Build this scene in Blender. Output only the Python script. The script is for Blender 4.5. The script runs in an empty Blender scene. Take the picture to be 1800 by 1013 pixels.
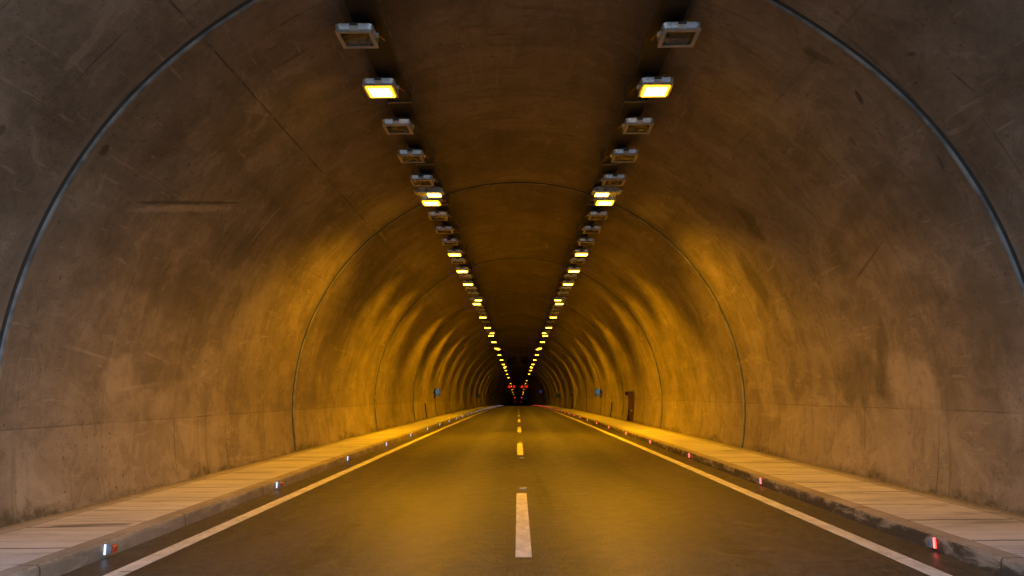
import bpy, bmesh, math, random
from mathutils import Vector, Matrix

random.seed(7)
scene = bpy.context.scene
COL = scene.collection
R = 6.28            # vault radius
ZC = 1.4575         # height of the vault's centre above the road
TILT = 0.0093       # cross fall of the carriageway
CREST = 3.85e-5     # the road runs over a long vertical crest
PORTAL = 5.0
END = 700.0
JOINT0, JOINT_STEP = 8.95, 12.0
KX = 4.36           # kerb face
KH = 0.16           # kerb height


def drop(y):
    return -CREST * y * y if y > 0 else 0.0


def zroad(x, y):
    return TILT * x + drop(y)


# ------------------------------------------------------------------ materials
class NT:
    """tiny node-tree writer"""
    def __init__(self, name):
        self.m = bpy.data.materials.new(name)
        self.m.use_nodes = True
        self.t = self.m.node_tree
        self.b = self.t.nodes['Principled BSDF']

    def new(self, kind, **kw):
        n = self.t.nodes.new(kind)
        for k, v in kw.items():
            setattr(n, k, v)
        return n

    def put(self, sock, v):
        if isinstance(v, bpy.types.NodeSocket):
            self.t.links.new(v, sock)
        elif isinstance(v, (tuple, list)):
            sock.default_value = (*v, 1.0) if len(v) == 3 and sock.type == 'RGBA' else v
        else:
            sock.default_value = v

    def m_(self, op, a, b=0.0, c=None, clamp=False):
        n = self.new('ShaderNodeMath', operation=op, use_clamp=clamp)
        self.put(n.inputs[0], a)
        self.put(n.inputs[1], b)
        if c is not None:
            self.put(n.inputs[2], c)
        return n.outputs[0]

    def add(self, a, b): return self.m_('ADD', a, b)
    def sub(self, a, b): return self.m_('SUBTRACT', a, b)
    def mul(self, a, b): return self.m_('MULTIPLY', a, b)
    def mx(self, a, b): return self.m_('MAXIMUM', a, b)

    def ramp(self, v, lo, hi, a=0.0, b=1.0):
        n = self.new('ShaderNodeMapRange', interpolation_type='SMOOTHSTEP')
        self.put(n.inputs[0], v)
        for i, q in enumerate((lo, hi, a, b)):
            self.put(n.inputs[1 + i], q)
        return n.outputs[0]

    def mix(self, f, a, b):
        n = self.new('ShaderNodeMix', data_type='RGBA')
        self.put(n.inputs[0], f)
        self.put(n.inputs[6], a)
        self.put(n.inputs[7], b)
        return n.outputs[2]

    def vec(self, x, y, z=0.0):
        n = self.new('ShaderNodeCombineXYZ')
        for i, q in enumerate((x, y, z)):
            self.put(n.inputs[i], q)
        return n.outputs[0]

    def noise(self, v, scale, detail=4.0, rough=0.55, dist=0.0):
        n = self.new('ShaderNodeTexNoise')
        self.put(n.inputs['Vector'], v)
        n.inputs['Scale'].default_value = scale
        n.inputs['Detail'].default_value = detail
        n.inputs['Roughness'].default_value = rough
        n.inputs['Distortion'].default_value = dist
        return n.outputs[0]

    def voronoi(self, v, scale):
        n = self.new('ShaderNodeTexVoronoi')
        self.put(n.inputs['Vector'], v)
        n.inputs['Scale'].default_value = scale
        return n.outputs['Distance']

    def xyz(self, v):
        n = self.new('ShaderNodeSeparateXYZ')
        self.put(n.inputs[0], v)
        return n.outputs

    def obj(self): return self.new('ShaderNodeTexCoord').outputs['Object']
    def uv(self): return self.new('ShaderNodeTexCoord').outputs['UV']

    def line(self, v, at, w):
        """1 on |v-at|<w fading to 0 at 2w"""
        return self.ramp(self.m_('ABSOLUTE', self.sub(v, at)), w * 0.4, w * 1.6, 1.0, 0.0)

    def lines(self, v, period, off, w):
        d = self.m_('PINGPONG', self.sub(v, off), period * 0.5)
        return self.ramp(d, w * 0.4, w * 1.6, 1.0, 0.0)

    def bump(self, h, strength, dist):
        n = self.new('ShaderNodeBump')
        n.inputs['Strength'].default_value = strength
        n.inputs['Distance'].default_value = dist
        self.put(n.inputs['Height'], h)
        self.put(self.b.inputs['Normal'], n.outputs[0])

    def set(self, **kw):
        for k, v in kw.items():
            self.put(self.b.inputs[k.replace('_', ' ')], v)
        return self.m


def plain(name, col, rough=0.6, metal=0.0, spec=0.5, var=0.25, scale=9.0):
    t = NT(name)
    o = t.obj()
    n = t.noise(o, scale, 5)
    f = t.ramp(n, 0.3, 0.7)
    dark = tuple(c * (1 - var) for c in col)
    lite = tuple(min(1, c * (1 + var)) for c in col)
    c = t.mix(f, dark, lite)
    t.bump(n, 0.12, 0.01)
    return t.set(Base_Color=c, Roughness=t.ramp(n, 0.3, 0.7, max(0.05, rough - 0.1), min(1, rough + 0.12)),
                 Metallic=metal, Specular_IOR_Level=spec)


def glow(name, col, strength, base=(0.3, 0.3, 0.3)):
    t = NT(name)
    n = t.noise(t.obj(), 30.0, 2)
    e = t.ramp(n, 0.2, 0.8, strength * 0.8, strength * 1.2)
    return t.set(Base_Color=base, Roughness=0.4, Emission_Color=col, Emission_Strength=e)


def lining_material():
    t = NT('lining_concrete')
    u = t.uv()
    s_ = t.xyz(u)
    Y, S = s_[0], s_[1]
    z = t.add(t.mul(t.m_('SINE', t.m_('DIVIDE', S, R)), R), ZC)     # height above road
    xn = t.m_('COSINE', t.m_('DIVIDE', S, R))                        # -1 left .. 1 right
    big = t.noise(u, 0.23, 3, 0.6, 0.6)
    med = t.noise(u, 0.9, 4, 0.62, 0.4)
    fine = t.noise(u, 7.0, 4, 0.65)
    grain = t.noise(u, 42.0, 1, 0.6)
    alongS = t.noise(t.vec(t.mul(Y, 1.5), t.mul(S, 0.16)), 1.0, 3, 0.6, 0.3)      # casting streaks round the arch
    alongY = t.noise(t.vec(t.mul(Y, 0.16), t.mul(S, 1.3)), 1.0, 3, 0.6, 0.5)      # pour lifts
    # each 12 m casting has its own tone
    cast = t.new('ShaderNodeTexWhiteNoise', noise_dimensions='1D')
    t.put(cast.inputs['W'], t.m_('FLOOR', t.m_('DIVIDE', t.sub(Y, JOINT0), JOINT_STEP)))
    tone = t.add(t.mul(t.ramp(big, 0.3, 0.7), 0.44), t.mul(t.ramp(med, 0.3, 0.7), 0.24))
    tone = t.add(tone, t.mul(t.ramp(alongS, 0.3, 0.7), 0.16))
    tone = t.add(tone, t.mul(t.ramp(alongY, 0.3, 0.7), 0.18))
    tone = t.add(tone, t.mul(t.sub(cast.outputs[0], 0.5), 0.14))
    tone = t.add(tone, t.mul(t.sub(fine, 0.5), 0.50))
    tone = t.add(tone, t.mul(t.sub(grain, 0.5), 0.42))
    tone = t.add(t.mul(t.sub(tone, 0.5), 1.0), 0.5)
    col = t.mix(t.m_('MAXIMUM', 0.0, t.m_('MINIMUM', tone, 1.0)), (0.112, 0.090, 0.069), (0.40, 0.335, 0.27))
    # the cast kicker wall under the construction joint is a little paler
    hz = t.add(1.33, t.mul(xn, 0.10))
    low = t.ramp(t.sub(hz, z), -0.02, 0.02)
    col = t.mix(t.mul(low, 0.20), col, (0.44, 0.37, 0.29))
    dark = (0.05, 0.040, 0.030)
    blot = t.noise(u, 1.1, 6, 0.72, 0.8)
    col = t.mix(t.ramp(blot, 0.50, 0.575, 0.0, 0.28), col, (0.105, 0.082, 0.060))
    col = t.mix(t.ramp(blot, 0.37, 0.44, 0.26, 0.0), col, (0.47, 0.40, 0.325))
    spk = t.ramp(t.noise(u, 11.0, 4, 0.75), 0.58, 0.66)
    col = t.mix(t.mul(spk, t.ramp(t.noise(u, 0.6, 3), 0.42, 0.60, 0.08, 0.70)), col, (0.062, 0.050, 0.039))
    # thin sharp runs and trowel scratches
    run = t.ramp(t.noise(t.vec(t.mul(Y, 11.0), t.mul(S, 0.55)), 1.0, 3, 0.6, 0.25), 0.63, 0.68)
    col = t.mix(t.mul(run, t.ramp(t.noise(u, 0.4, 2), 0.48, 0.62, 0.0, 0.6)), col, (0.06, 0.048, 0.036))
    scr = t.ramp(t.noise(t.vec(t.mul(Y, 1.1), t.mul(S, 14.0)), 1.0, 3, 0.6, 0.3), 0.655, 0.69)
    col = t.mix(t.mul(scr, 0.30), col, (0.46, 0.40, 0.33))
    # shade on the crown between the lamp rows, painted into the concrete's colour
    crown_shade = t.ramp(t.add(z, t.mul(t.sub(big, 0.5), 0.8)), 6.3, 7.35, 0.0, 0.42)
    crown_shade = t.mul(crown_shade, t.ramp(Y, 8.0, 40.0, 0.35, 1.0))
    col = t.mix(crown_shade, col, (0.045, 0.034, 0.024))
    drip = t.ramp(t.noise(t.vec(t.mul(Y, 5.0), t.mul(S, 0.35)), 1.0, 4, 0.65, 0.4), 0.57, 0.70)
    col = t.mix(t.mul(drip, t.ramp(big, 0.4, 0.6, 0.05, 0.40)), col, (0.085, 0.068, 0.050))

    wob = t.mul(t.sub(med, 0.5), 0.05)
    brk = t.ramp(fine, 0.32, 0.58)                        # breaks the lines up
    brk2 = t.ramp(t.noise(u, 0.55, 3), 0.36, 0.60)
    hl = t.mul(t.line(t.add(z, t.mul(wob, 0.8)), hz, 0.010), t.add(0.10, t.mul(t.mul(brk, brk2), 0.50)))
    # formwork panel lines every 2.4 m; stronger in the kicker wall
    pl = t.lines(t.add(Y, t.mul(wob, 0.4)), 2.4, JOINT0, 0.012)
    pl = t.mul(pl, t.add(t.mul(low, 0.20), t.mul(brk2, 0.40)))
    # longitudinal haunch joints
    hj = t.line(t.m_('ABSOLUTE', t.sub(S, R * math.pi / 2)), R * math.radians(40.5), 0.014)
    hj = t.mul(hj, t.mul(t.ramp(t.noise(t.vec(t.mul(Y, 2.6), S), 1.0, 4), 0.38, 0.56), t.ramp(xn, -0.3, 0.3, 0.8, 0.3)))
    # thin lift lines
    lf = t.line(t.add(S, t.mul(wob, 1.4)), R * math.radians(148.0), 0.014)
    lf = t.mul(t.mul(lf, t.mul(brk, brk2)), 0.35)
    # faint ring lines in between
    lines = t.mx(t.mx(hl, pl), t.mx(hj, lf))
    col = t.mix(lines, col, dark)

    # dark band either side of the casting joints
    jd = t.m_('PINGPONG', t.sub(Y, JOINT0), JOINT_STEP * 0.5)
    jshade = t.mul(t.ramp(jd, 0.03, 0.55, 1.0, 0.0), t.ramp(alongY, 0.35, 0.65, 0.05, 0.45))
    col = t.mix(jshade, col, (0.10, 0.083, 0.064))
    jl = t.ramp(jd, 0.06, 0.26, 1.0, 0.0)
    col = t.mix(t.mul(jl, t.ramp(alongS, 0.4, 0.6, 0.0, 0.35)), col, (0.38, 0.34, 0.29))

    # grime at the foot of the wall
    foot = t.sub(z, t.add(0.15, t.mul(xn, 0.06)))
    g1 = t.noise(t.vec(t.mul(Y, 0.9), t.mul(S, 1.6)), 1.0, 4, 0.7, 0.5)
    gext = t.ramp(t.noise(t.vec(t.mul(Y, 0.35), t.mul(xn, 3.0)), 1.0, 2), 0.35, 0.65, 0.55, 1.0)
    grime = t.ramp(t.sub(t.mul(t.mul(g1, 0.80), gext), foot), 0.16, 0.38)
    gtex = t.ramp(fine, 0.34, 0.62, 0.22, 0.78)
    col = t.mix(t.mul(grime, gtex), col, (0.055, 0.046, 0.024))
    # pits and honeycombing
    clus = t.ramp(t.noise(u, 0.45, 3), 0.52, 0.66)
    pit = t.ramp(t.voronoi(t.vec(Y, S), 4.5), 0.05, 0.12, 1.0, 0.0)
    pit2 = t.ramp(t.voronoi(t.vec(t.mul(Y, 0.5), S), 17.0), 0.10, 0.20, 1.0, 0.0)
    pits = t.mx(t.mul(pit, t.mul(clus, t.ramp(grain, 0.4, 0.6))), t.mul(t.mul(pit2, clus), t.ramp(med, 0.45, 0.6, 0.0, 0.8)))
    col = t.mix(t.mul(pits, 0.80), col, (0.060, 0.052, 0.045))
    # pale scuffs
    sc = t.ramp(t.noise(t.vec(t.mul(Y, 0.35), t.mul(S, 2.2)), 1.0, 4, 0.75, 0.8), 0.60, 0.70)
    col = t.mix(t.mul(sc, 0.42), col, (0.46, 0.40, 0.33))

    # the particular stains and patches of this lining: (Y, S, half Y, half S, turn, edge wobble, strength, colour)
    wn = t.sub(t.noise(u, 1.7, 5, 0.65), 0.5)
    D, M, L = (0.065, 0.050, 0.034), (0.11, 0.088, 0.065), (0.46, 0.385, 0.31)
    marks = [
        (15.6, 4.15, 0.35, 0.60, 0.0, 0.9, 0.60, D), (17.4, 3.05, 0.42, 0.85, 0.1, 0.8, 0.55, D),
        (18.0, 2.1, 0.35, 0.55, 0.3, 0.9, 0.35, D),
        (9.73, 4.63, 0.05, 0.14, 0.5, 0.7, 0.85, D), (9.65, 5.40, 0.10, 0.30, -0.4, 0.9, 0.55, D),
        (13.9, 0.50, 1.15, 0.55, 0.0, 0.9, 0.66, M), (12.9, 0.75, 0.22, 0.85, 0.5, 0.9, 0.45, D),
        (12.0, 0.40, 0.80, 0.48, 0.3, 0.8, 0.62, L), (11.7, 19.25, 0.55, 0.38, 0.0, 0.9, 0.58, L),
        (9.22, 16.22, 0.07, 0.10, 0.0, 0.9, 0.85, D), (13.0, 17.75, 0.9, 0.55, 0.2, 1.3, 0.38, M),
        (14.2, 18.1, 0.7, 0.7, 0.2, 1.3, 0.38, M), (12.9, 19.2, 0.9, 0.3, 0.0, 1.2, 0.42, M),
        (14.6, 16.5, 0.55, 0.5, 0.2, 1.0, 0.45, M), (10.05, 1.2, 0.75, 0.9, 0.0, 1.0, 0.42, M),
        (11.8, 3.30, 1.7, 0.22, -0.22, 1.2, 0.45, M), (11.4, 1.85, 1.1, 0.34, 0.2, 1.3, 0.35, M),
        (15.3, 17.9, 0.5, 0.8, 0.0, 1.2, 0.35, M), (9.6, 3.0, 0.45, 0.9, 0.1, 0.9, 0.30, M),
        (11.8, 16.25, 1.9, 0.035, -0.296, 0.75, 0.70, D), (11.9, 16.34, 1.7, 0.07, -0.296, 0.9, 0.55, L),
        (14.75, 15.9, 0.06, 0.55, 0.1, 0.25, 0.45, L), (10.6, 4.2, 0.05, 0.10, 0.3, 0.9, 0.45, D),
        (9.3, 3.3, 0.04, 0.12, 0.3, 0.9, 0.5, D), (8.4, 4.6, 0.10, 0.05, 0.3, 1.2, 0.5, D), (8.1, 4.0, 0.02, 0.22, -0.2, 0.6, 0.6, D),
        (7.6, 16.6, 0.06, 0.07, 0.0, 0.5, 0.7, D), (12.2, 2.45, 0.9, 0.03, -0.3, 0.7, 0.6, D),
        (16.4, 4.8, 1.3, 0.8, 0.4, 1.2, 0.30, M), (24.5, 2.4, 1.3, 0.8, 0.4, 1.2, 0.35, M),
    ]
    for (cy, cs, hy, hs, rot, ew, st, cc) in marks:
        a, b = t.sub(Y, cy), t.sub(S, cs)
        c_, s2 = math.cos(rot), math.sin(rot)
        a2 = t.m_('DIVIDE', t.add(t.mul(a, c_), t.mul(b, s2)), hy)
        b2 = t.m_('DIVIDE', t.sub(t.mul(b, c_), t.mul(a, s2)), hs)
        d = t.m_('SQRT', t.add(t.mul(a2, a2), t.mul(b2, b2)))
        d = t.add(d, t.mul(wn, 2.2 * ew))
        col = t.mix(t.mul(t.ramp(d, 0.55, 1.12, st, 0.0), t.ramp(fine, 0.30, 0.55, 0.65, 1.0)), col, cc)
    # outlines of made-good rectangles (Y0,Y1,S0,S1)
    for (y0, y1, s0, s1) in [(10.50, 11.05, 14.99, 15.56), (10.42, 10.95, 0.58, 1.18), (13.92, 14.37, 0.60, 1.19),
                             (22.9, 23.5, 0.5, 1.3), (25.0, 25.6, 0.55, 1.2)]:
        dy = t.sub(t.m_('ABSOLUTE', t.sub(Y, (y0 + y1) / 2)), (y1 - y0) / 2)
        ds = t.sub(t.m_('ABSOLUTE', t.sub(S, (s0 + s1) / 2)), (s1 - s0) / 2)
        dd = t.mx(dy, ds)
        col = t.mix(t.mul(t.line(dd, 0.0, 0.008), t.add(0.05, t.mul(brk, 0.35))), col, dark)
        col = t.mix(t.ramp(dd, -0.01, 0.01, 0.10, 0.0), col, (0.42, 0.35, 0.28))
    # formwork plug marks beside the joints
    pk = t.m_('PINGPONG', t.sub(S, 0.4), 0.65)
    pd = t.m_('SQRT', t.add(t.m_('POWER', t.sub(t.m_('ABSOLUTE', t.sub(jd, 0.24)), 0.0), 2.0), t.mul(pk, pk)))
    col = t.mix(t.mul(t.ramp(pd, 0.016, 0.030, 0.6, 0.0), brk2), col, (0.055, 0.05, 0.045))

    h = t.add(fine, t.mul(grain, 0.4))
    t.bump(h, 0.35, 0.02)
    return t.set(Base_Color=col, Roughness=t.ramp(med, 0.3, 0.7, 0.62, 0.85), Specular_IOR_Level=0.35)


def asphalt_material():
    t = NT('asphalt')
    o = t.obj()
    p = t.xyz(o)
    X, Y = p[0], p[1]
    grain = t.noise(t.vec(X, t.mul(Y, 0.22)), 34.0, 2, 0.7)
    speck = t.add(t.mul(t.noise(o, 21.0, 3, 0.8), 0.45), t.mul(grain, 0.55))
    big = t.noise(t.vec(X, t.mul(Y, 0.35)), 0.8, 6, 0.65, 0.5)
    med = t.noise(o, 4.0, 6, 0.6)
    streak = t.noise(t.vec(t.mul(X, 3.2), t.mul(Y, 0.10)), 1.0, 5, 0.6, 0.2)
    tone = t.add(t.mul(t.ramp(big, 0.3, 0.7), 0.30), t.mul(t.ramp(speck, 0.41, 0.60), 0.75))
    tone = t.add(tone, t.mul(t.ramp(streak, 0.32, 0.68), 0.30))
    tone = t.sub(t.add(tone, t.mul(t.sub(med, 0.5), 0.25)), 0.10)
    col = t.mix(t.m_('MAXIMUM', tone, 0.0), (0.009, 0.0084, 0.008), (0.088, 0.076, 0.068))
    ax = t.m_('ABSOLUTE', X)
    # polished wheel tracks
    w = t.add(X, t.mul(t.sub(big, 0.5), 0.5))
    tr = 0.0
    for c in (-2.75, -1.15, 1.15, 2.75):
        tr = t.mx(t.ramp(t.m_('ABSOLUTE', t.sub(w, c)), 0.10, 0.60, 1.0, 0.0), tr)
    col = t.mix(t.mul(t.mul(tr, t.ramp(speck, 0.40, 0.60, 0.4, 1.0)), 0.55), col, (0.128, 0.109, 0.092))
    # dusty gutters outside the edge lines
    gut = t.ramp(t.add(ax, t.mul(t.sub(med, 0.5), 0.25)), 3.95, 4.3)
    col = t.mix(t.mul(gut, 0.45), col, (0.085, 0.077, 0.060))
    # paving seam close to the right edge line, cracks, skid marks, old sensor patches
    seam = t.mul(t.line(t.add(X, t.mul(t.sub(med, 0.5), 0.06)), 4.16, 0.012), 0.6)
    seam = t.mx(seam, t.mul(t.line(t.add(X, t.mul(t.sub(med, 0.5), 0.08)), 0.20, 0.010), t.ramp(big, 0.45, 0.6, 0.0, 0.45)))
    col = t.mix(seam, col, (0.014, 0.013, 0.012))
    for (x0, y0, x1, y1, wd, st) in [(0.36, 16.4, 0.52, 10.8, 0.05, 1.0), (0.25, 15.6, 0.40, 10.6, 0.035, 0.85),
                                     (1.05, 24.0, 1.25, 16.0, 0.06, 0.35), (-2.0, 21.0, -1.9, 15.5, 0.07, 0.25)]:
        f = t.m_('DIVIDE', t.sub(Y, y0), y1 - y0)
        cx = t.add(t.mul(f, x1 - x0), x0)
        k = t.mul(t.line(X, cx, wd), t.mul(t.ramp(f, 0.0, 0.25), t.ramp(f, 0.7, 1.0, 1.0, 0.0)))
        col = t.mix(t.mul(k, t.mul(t.ramp(speck, 0.3, 0.6, 0.5, 1.0), st)), col, (0.010, 0.009, 0.009))
    for (cx, cy, hx, hy, st) in [(-0.17, 17.5, 0.075, 0.28, 0.7), (1.37, 17.6, 0.08, 0.28, 0.7), (-0.75, 17.0, 0.28, 0.10, 0.3),
                                 (-2.1, 11.2, 0.10, 0.14, 0.55), (2.35, 8.9, 0.06, 0.10, 0.6), (2.25, 8.2, 0.10, 0.14, 0.6)]:
        dd = t.mx(t.m_('DIVIDE', t.m_('ABSOLUTE', t.sub(X, cx)), hx), t.m_('DIVIDE', t.m_('ABSOLUTE', t.sub(Y, cy)), hy))
        dd = t.add(dd, t.mul(t.sub(speck, 0.5), 0.8))
        col = t.mix(t.ramp(dd, 0.8, 1.2, st, 0.0), col, (0.012, 0.011, 0.010))
    h = t.add(speck, t.mul(med, 0.35))
    t.bump(h, 0.35, 0.010)
    ro = t.sub(t.ramp(med, 0.3, 0.7, 0.40, 0.52), t.mul(tr, 0.06))
    return t.set(Base_Color=col, Roughness=ro, Specular_IOR_Level=0.75)


def slab_material():
    t = NT('pavement_concrete')
    o = t.obj()
    p = t.xyz(o)
    X, Y = p[0], p[1]
    ax = t.m_('ABSOLUTE', X)
    big = t.noise(o, 0.6, 6, 0.6, 0.4)
    cross = t.noise(t.vec(t.mul(X, 0.25), t.mul(Y, 3.4)), 1.0, 5, 0.6, 0.3)     # brushed across the walk
    fine = t.noise(o, 26.0, 4, 0.65)
    tone = t.add(t.mul(t.ramp(big, 0.3, 0.7), 0.35), t.mul(t.ramp(cross, 0.3, 0.7), 0.42))
    tone = t.add(tone, t.mul(t.sub(fine, 0.5), 0.30))
    col = t.mix(tone, (0.52, 0.49, 0.47), (0.84, 0.805, 0.78))
    dark = (0.06, 0.052, 0.042)
    wob = t.mul(t.sub(t.noise(o, 2.0, 4), 0.5), 0.10)
    jt = t.mx(t.lines(t.add(Y, wob), 1.25, 0.35, 0.021), t.mul(t.lines(t.add(Y, t.mul(wob, 1.6)), 0.625, 0.1, 0.010), 0.5))
    jt = t.mul(jt, t.ramp(t.noise(t.vec(t.mul(X, 0.5), t.mul(Y, 0.8)), 1.0, 3), 0.38, 0.58, 0.35, 0.95))
    ln = t.mul(t.line(t.add(ax, t.mul(wob, 0.25)), KX + 0.215, 0.010), t.ramp(fine, 0.3, 0.6, 0.4, 0.9))
    ln2 = t.mul(t.line(t.add(ax, t.mul(wob, 0.3)), 5.83, 0.011), t.ramp(fine, 0.3, 0.6, 0.4, 0.9))
    in_slab = t.mul(t.ramp(ax, KX + 0.21, KX + 0.22), t.ramp(ax, 5.82, 5.83, 1.0, 0.0))
    col = t.mix(t.mx(t.mul(jt, in_slab), t.mx(ln, ln2)), col, dark)
    # strip by the wall is yellowed and dirty
    col = t.mix(t.mul(t.ramp(ax, 5.82, 5.86), 0.45), col, (0.27, 0.22, 0.155))
    dirt = t.mul(t.ramp(t.add(ax, t.mul(t.sub(big, 0.5), 0.5)), 5.85, 6.12), t.ramp(fine, 0.35, 0.6, 0.3, 0.85))
    col = t.mix(dirt, col, (0.075, 0.062, 0.038))
    # tar smears on the left walk, damp streaks elsewhere
    sm = t.mul(t.line(t.add(Y, t.mul(wob, 2.2)), t.add(9.2, t.mul(t.add(X, 5.2), 0.10)), 0.085), t.ramp(X, -5.65, -5.5))
    sm = t.mul(sm, t.ramp(X, -4.75, -4.60, 1.0, 0.0))
    col = t.mix(t.mul(sm, 0.75), col, (0.12, 0.105, 0.10))
    st = t.ramp(t.noise(t.vec(t.mul(X, 0.45), t.mul(Y, 1.6)), 1.0, 6, 0.7, 0.6), 0.52, 0.66)
    col = t.mix(t.mul(st, 0.50), col, (0.15, 0.125, 0.098))
    t.bump(t.add(fine, t.mul(cross, 0.8)), 0.3, 0.01)
    return t.set(Base_Color=col, Roughness=0.78, Specular_IOR_Level=0.35)


def kerb_material():
    t = NT('kerb_concrete')
    o = t.obj()
    p = t.xyz(o)
    X, Y = p[0], p[1]
    u = t.xyz(t.uv())
    V = u[1]                                                      # 0 road .. 1 top edge of the face .. 2 back
    fine = t.noise(o, 24.0, 5, 0.65)
    big = t.noise(t.vec(X, t.mul(Y, 0.8)), 0.9, 6, 0.65, 0.5)
    col = t.mix(t.add(t.mul(t.ramp(big, 0.3, 0.7), 0.6), t.mul(t.sub(fine, 0.5), 0.4)), (0.30, 0.255, 0.205), (0.60, 0.52, 0.43))
    face = t.ramp(V, 0.95, 1.05, 1.0, 0.0)
    # dirt thrown against the face, heavy on the right
    side = t.ramp(X, -1.0, 1.0, 0.45, 1.0)
    dn = t.noise(t.vec(t.mul(X, 3.0), t.mul(Y, 1.6), t.mul(V, 1.2)), 1.0, 6, 0.7, 0.4)
    d = t.mul(t.ramp(t.sub(dn, t.mul(V, 0.14)), 0.26, 0.46), side)
    col = t.mix(t.mul(face, t.mul(d, 0.92)), col, (0.060, 0.048, 0.040))
    pale = t.mul(t.ramp(t.noise(t.vec(X, t.mul(Y, 3.5), t.mul(V, 0.9)), 1.0, 5, 0.7), 0.56, 0.68), t.ramp(V, 0.0, 0.6, 1.0, 0.0))
    col = t.mix(t.mul(pale, 0.55), col, (0.34, 0.28, 0.24))
    edge = t.mul(t.ramp(V, 0.9, 1.0), t.ramp(V, 1.15, 1.3, 1.0, 0.0))
    col = t.mix(t.mul(edge, t.ramp(fine, 0.45, 0.6, 0.0, 0.5)), col, (0.13, 0.11, 0.085))
    jt = t.mul(t.lines(t.add(Y, t.mul(t.sub(fine, 0.5), 0.03)), 3.0, 1.05, 0.012), 0.75)
    col = t.mix(jt, col, (0.05, 0.042, 0.035))
    t.bump(t.add(fine, t.mul(dn, 0.6)), 0.4, 0.012)
    return t.set(Base_Color=col, Roughness=0.8, Specular_IOR_Level=0.3)


def paint_material():
    t = NT('road_paint')
    o = t.obj()
    fine = t.noise(o, 40.0, 4, 0.7)
    med = t.noise(t.vec(t.mul(t.xyz(o)[0], 2.0), t.xyz(o)[1]), 3.0, 5, 0.65)
    col = t.mix(t.ramp(med, 0.3, 0.7), (0.60, 0.57, 0.52), (0.86, 0.84, 0.79))
    wear = t.mul(t.ramp(fine, 0.56, 0.68), t.ramp(med, 0.35, 0.6, 0.75, 0.1))
    col = t.mix(wear, col, (0.16, 0.14, 0.12))
    cr = t.ramp(t.noise(t.vec(t.mul(t.xyz(o)[0], 3.0), t.mul(t.xyz(o)[1], 9.0)), 1.0, 5, 0.6), 0.66, 0.70)
    col = t.mix(t.mul(cr, 0.8), col, (0.07, 0.06, 0.05))
    t.bump(fine, 0.3, 0.006)
    return t.set(Base_Color=col, Roughness=0.65, Specular_IOR_Level=0.4)


def ground_material():
    t = NT('open_ground')
    o = t.obj()
    n = t.noise(o, 0.15, 8, 0.65)
    return t.set(Base_Color=t.mix(t.ramp(n, 0.35, 0.65), (0.21, 0.198, 0.185), (0.36, 0.34, 0.315)), Roughness=0.95)


def tray_material():
    t = NT('perforated_tray')
    o = t.obj()
    p = t.xyz(o)
    a = t.m_('PINGPONG', p[0], 0.02)
    b = t.m_('PINGPONG', p[1], 0.02)
    hole = t.mul(t.ramp(a, 0.006, 0.010), t.ramp(b, 0.006, 0.010))
    n = t.noise(o, 3.0, 4)
    c = t.mix(t.ramp(n, 0.3, 0.7), (0.018, 0.015, 0.013), (0.036, 0.030, 0.026))
    c = t.mix(hole, c, (0.003, 0.003, 0.003))
    return t.set(Base_Color=c, Roughness=0.6, Metallic=0.35)


def lens_material():
    t = NT('sodium_lens')
    o = t.obj()
    p = t.xyz(o)
    dx = t.m_('DIVIDE', t.m_('ABSOLUTE', p[0]), 0.21)
    dy = t.m_('DIVIDE', t.m_('ABSOLUTE', p[1]), 0.21)
    d = t.mx(dx, dy)
    core = t.ramp(d, 0.74, 1.0, 1.0, 0.0)
    col = t.mix(core, (1.0, 0.43, 0.002), (1.0, 0.49, 0.036))
    st = t.ramp(core, 0.0, 1.0, LENS * 0.55, LENS)
    return t.set(Base_Color=(0.5, 0.5, 0.5), Roughness=0.3, Emission_Color=col, Emission_Strength=st)


def glass_material():
    t = NT('lamp_glass')
    n = t.noise(t.obj(), 14.0, 3)
    t.set(Base_Color=(0.02, 0.02, 0.02), Roughness=t.ramp(n, 0.3, 0.7, 0.03, 0.10), Specular_IOR_Level=0.8)
    tr = t.new('ShaderNodeBsdfTransparent')
    tr.inputs[0].default_value = (0.92, 0.91, 0.88, 1)
    mx = t.new('ShaderNodeMixShader')
    lw = t.new('ShaderNodeLayerWeight')
    lw.inputs[0].default_value = 0.12
    t.put(mx.inputs[0], t.ramp(lw.outputs[0], 0.0, 1.0, 0.05, 0.8))
    t.t.links.new(tr.outputs[0], mx.inputs[1])
    t.t.links.new(t.b.outputs[0], mx.inputs[2])
    out = [q for q in t.t.nodes if q.type == 'OUTPUT_MATERIAL'][0]
    t.t.links.new(mx.outputs[0], out.inputs[0])
    return t.m


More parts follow.
